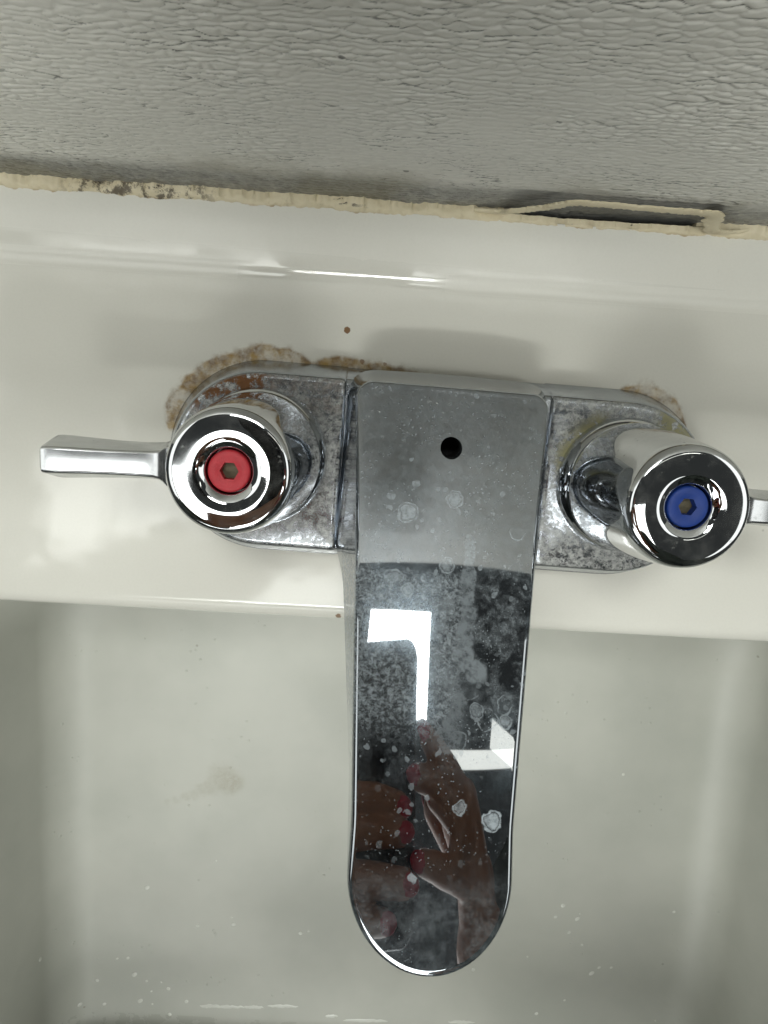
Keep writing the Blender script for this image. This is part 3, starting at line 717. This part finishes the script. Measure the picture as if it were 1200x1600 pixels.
def hand(fingers, thumb, wrist, arm):
    mb = MB(); nails = []
    kn = []
    for chain, r in fingers:
        kn.append(chain[0])
        for i in range(len(chain)-1):
            capsule(mb, W(chain[i]), W(chain[i+1]), r[i], r[i+1])
    for k in kn:
        mid = [(k[i]*0.5+wrist[i]*0.5) for i in range(3)]
        capsule(mb, W(k), W(mid), 11, 14.5); capsule(mb, W(mid), W(wrist), 14.5, 17)
    for i in range(3):
        capsule(mb, W(kn[i]), W(kn[i+1]), 10.5, 10.5)
        capsule(mb, W(fingers[i][0][1]), W(fingers[i+1][0][1]), 6.4, 6.4)
    chain, r = thumb
    for i in range(len(chain)-1): capsule(mb, W(chain[i]), W(chain[i+1]), r[i], r[i+1])
    capsule(mb, W(chain[0]), W(wrist), r[0], 15); sg = 1 if wrist[0] > 0 else -1
    capsule(mb, W((sg*52, -64, 2)), W((sg*70, -86, -1)), 11, 13)
    capsule(mb, W(wrist), W(arm), 21, 31)
    o = put("hand", remeshed("hand", mb, 1.2, 4), skin); o.parent = person
    o.matrix_parent_inverse = Matrix.Translation(person.location).inverted()
    for chain, r, up in [(c, q, (0, 0, 1)) for c, q in fingers] + [(thumb[0], thumb[1], (0, 0, -1))]:
        a, b = np.array(W(chain[-2])), np.array(W(chain[-1])); d = (b-a)/np.linalg.norm(b-a)
        u3 = np.array(CF)*up[2]; u3 = u3-d*np.dot(u3, d); u3 /= np.linalg.norm(u3); s3 = np.cross(d, u3)
        mbn = MB(); rt = r[-1]; loops = []
        for i in range(9):                       # along the nail, free edge proud of the finger tip
            q = -4.5+i*(rt+7.5)/8; hw_ = 4.4*math.sqrt(max(0.02, 1-((i-3.6)/4.7)**2))
            ring_ = []
            for j in range(9):
                ph_ = (j/8-0.5)*2; lift = rt*0.98*math.cos(ph_*0.75)-0.02*max(0, q)**2
                ring_.append(tuple(b+d*q+s3*hw_*ph_+u3*(lift+0.3)))
            for j in range(8, -1, -1):
                ph_ = (j/8-0.5)*2; lift = rt*0.98*math.cos(ph_*0.75)-0.02*max(0, q)**2
                ring_.append(tuple(b+d*q+s3*hw_*ph_*0.96+u3*(lift-0.7)))
            loops.append(ring_)
        mbn.loft(loops, True, True)
        put("fingernail", mbn.mesh("fingernail", 60), polish, o)
    return o
RF = (9.0, 7.8, 7.2, 6.2)
hand([(((62, -60, 5), (46, -47, 14), (35, -38, 13), (27, -31, 10)), RF), (((65, -68, 5), (46, -58, 15), (32, -50, 13), (20, -47, 8)), RF),
      (((67, -79, 5), (54, -68, 15), (42, -60, 14), (33, -55, 9)), RF), (((66, -91, 3), (48, -86, 13), (34, -82, 11), (24, -80, 7)), (8.5, 7, 6.4, 5.6))],
     (((78, -92, -8), (54, -72, -19), (36, -58, -19)), (13, 10, 8)), (76, -116, -4), (150, -200, -14))
hand([(((-66, -58, 4), (-38, -55, 13), (-14, -55, 11), (6, -58, 6)), RF), (((-68, -69, 4), (-38, -67, 14), (-12, -67, 12), (8, -68, 7)), RF),
      (((-68, -82, 2), (-38, -84, 14), (-10, -85, 12), (12, -87, 7)), RF), (((-64, -95, 0), (-40, -97, 11), (-18, -99, 9), (-4, -100, 6)), (8.5, 7, 6.4, 5.6))],
     (((-82, -88, -8), (-58, -64, -19), (-42, -48, -19)), (13, 10, 8)), (-84, -122, -6), (-210, -160, -18))
def sleeve(a, b, seed):
    a = W(a); b = W(b); d = b-a; L = np.linalg.norm(d); d = d/L
    e1 = np.cross(d, CF); e1 /= np.linalg.norm(e1); e2 = np.cross(d, e1)
    mb = MB(); loops = []
    for i in range(70):
        t = i/69; rad = 50+16*t
        for_ = []
        for j in range(64):
            th = 2*math.pi*j/64
            f = 2.6*math.sin(t*38+seed+2.2*math.sin(th+seed))+1.8*math.sin(t*71+3*math.sin(2*th))+1.5*math.sin(3*th+t*9)
            rr = rad+f*(0.5+0.5*min(1, t*8))
            for_.append(tuple(a+d*L*t+e1*rr*math.cos(th)+e2*rr*0.8*math.sin(th)))
        loops.append(for_)
    inner = [tuple(a+d*4+(np.array(p)-a)*0.93) for p in loops[0]]; deep = [tuple(a+d*30+(np.array(p)-a)*0.60) for p in loops[0]]
    mb.loft([deep, inner]+loops, False, True)
    o = put("sleeve", mb.mesh("sleeve", 60), cloth); o.parent = person; o.matrix_parent_inverse = Matrix.Translation(person.location).inverted()
sleeve((86, -112, -10), (230, -260, -26), 1.0)
sleeve((-100, -120, -12), (-300, -215, -26), 4.0)

# head, neck, shoulders and upper body leaning over the sink, behind the phone
mb = MB()
HC = np.array([150.0, -270.0, 540.0])
UP = np.array([0.0, -0.30, 0.95]); FW = np.array([0.0, 0.62, -0.78])       # crown direction, face looks down at the phone
UP = UP-FW*np.dot(UP, FW); UP /= np.linalg.norm(UP); FW /= np.linalg.norm(FW); SD = np.cross(FW, UP)
def HP(a, b, c): return tuple(HC+SD*a+UP*b+FW*c)
def blob(mb, c, rx, ry, rz, n=24):
    loops = []
    for i in range(1, 12):
        la = math.pi*i/12-math.pi/2
        loops.append([HP(c[0]+rx*math.cos(la)*math.cos(2*math.pi*j/n), c[1]+ry*math.sin(la), c[2]+rz*math.cos(la)*math.sin(2*math.pi*j/n)) for j in range(n)])
    mb.loft(loops, True, True)
blob(mb, (0, 22, -8), 74, 92, 92); blob(mb, (0, -48, 30), 56, 62, 52); blob(mb, (0, -8, 62), 58, 74, 26)
blob(mb, (0, -88, 66), 22, 20, 20)                                          # chin
capsule(mb, HP(0, 12, 82), HP(0, -26, 104), 8, 13); capsule(mb, HP(-9, -28, 90), HP(9, -28, 90), 10, 10)    # nose
capsule(mb, HP(-16, -58, 84), HP(16, -58, 84), 7, 7)                        # mouth
for sgn in (-1, 1):
    capsule(mb, HP(sgn*14, 24, 82), HP(sgn*46, 24, 74), 8, 8)               # brows
    capsule(mb, HP(sgn*76, 16, -6), HP(sgn*74, -22, 2), 12, 8)              # ears
capsule(mb, HP(0, -70, -10), HP(0, -150, -40), 54, 58)
o = put("head", remeshed("head", mb, 4.0, 8), skin); o.parent = person; o.matrix_parent_inverse = Matrix.Translation(person.location).inverted()
for sgn in (-1, 1):
    me_ = MB(); blob(me_, (sgn*31, 6, 79), 15, 8, 10)
    e = put("eye", me_.mesh("eye"), mat_plain("eye_white", (0.6, 0.58, 0.55), 0.2), o)
mb = MB(); blob(mb, (0, 34, -26), 86, 98, 96); blob(mb, (0, 78, 28), 74, 36, 58); blob(mb, (0, -40, -60), 84, 92, 62)
o = put("hair", remeshed("hair", mb, 4.0, 6), mat_plain("dark_hair", (0.018, 0.013, 0.01), 0.45, var=0.4, bump=1.0, scale=0.1)); o.parent = person
o.matrix_parent_inverse = Matrix.Translation(person.location).inverted()
mb = MB()
NK = HP(0, -150, -40); SH = {-1: (120, -460, 400), 1: (470, -440, 400)}
capsule(mb, SH[-1], SH[1], 74, 78); capsule(mb, (190, -500, 360), (200, -580, -120), 100, 125); capsule(mb, (390, -490, 360), (370, -580, -120), 110, 125)
capsule(mb, NK, (250, -440, 420), 62, 84)
for sgn, el in ((1, (400, -330, 190)), (-1, (-330, -300, 200))):
    capsule(mb, SH[sgn], el, 66, 56)
    capsule(mb, el, W((230, -260, -26) if sgn > 0 else (-300, -215, -26)), 56, 54)
o = put("jacket", remeshed("jacket", mb, 7.0, 6), cloth); o.parent = person; o.matrix_parent_inverse = Matrix.Translation(person.location).inverted()

# ------------------------------------------------------------------ water drops in the bowl
from mathutils.bvhtree import BVHTree
bv = BVHTree.FromObject(sink, bpy.context.evaluated_depsgraph_get())
mb = MB(); rg = random.Random(21)
spots_ = [(230, 1387), (365, 1445), (338, 1345), (362, 1433), (470, 1458), (482, 1455), (183, 1498), (200, 1497), (229, 1533), (252, 1535), (263, 1545), (152, 1532), (210, 1523), (125, 1570), (163, 1569), (238, 1569), (265, 1585), (219, 1564),
          (974, 1210), (1053, 1425), (880, 1415), (906, 1428), (902, 1436), (868, 1433), (889, 1457), (882, 1563), (838, 1584), (1024, 1595), (936, 1512), (955, 1512), (824, 1495)]
for k in range(9): spots_.append((rg.uniform(60, 1130), rg.uniform(1440, 1598)))
for px, py in spots_:
    d = CF+CR*(px-600)/1085-CU*(py-800)/1085
    hit, nn, _i, _d = bv.ray_cast(Vector(CAM*MM), Vector(d).normalized())
    if hit is None: continue
    nn = nn if nn.dot(Vector(d)) < 0 else -nn
    r = rg.uniform(0.45, 1.15); e1 = nn.orthogonal().normalized(); e2 = nn.cross(e1); st = rg.uniform(0.8, 1.5)
    loops = []
    for i in range(5):
        a = math.pi/2*i/5
        loops.append([tuple((hit*1000)+(e1*math.cos(2*math.pi*j/12)*st+e2*math.sin(2*math.pi*j/12))*r*math.cos(a)+nn*(r*0.32*math.sin(a)-0.02)) for j in range(12)])
    mb.loft(loops, False, True)
# added ridges along the front of the bowl, shaped to give highlight lines
for x0, x1, yp in ((312, 345, 1572), (334, 384, 1573), (380, 412, 1574), (418, 466, 1572), (508, 528, 1588), (536, 606, 1594), (700, 742, 1597)):
    path = []
    for k in range(13):
        px = x0+(x1-x0)*k/12; py = yp+rg.uniform(-.8, .8)+(px-x0)*0.02
        d = CF+CR*(px-600)/1085-CU*(py-800)/1085
        hit, nn, _i, _d = bv.ray_cast(Vector(CAM*MM), Vector(d).normalized())
        path.append(np.array(hit)*1000)
    loops = []
    for k, p in enumerate(path):
        wd = (0.15+0.95*math.sin(math.pi*k/12)**0.6)*rg.uniform(0.8, 1.15)
        loops.append([tuple(p+np.array([0, wd*math.cos(math.pi*j/6), wd*0.22*math.sin(math.pi*j/6)-0.02])) for j in range(7)])
    mb.loft(loops, closed=False)
n_ = N("water"); wat = n_.done(n_.bsdf((0.62, 0.63, 0.58), 0.03, 0.0, ior=1.45))
dr = put("water_drops", mb.mesh("water_drops", 80), wat)
tag(dr, "small clear water drops and added highlight ridges on the bottom of the sink bowl", "water drops", kind="stuff")
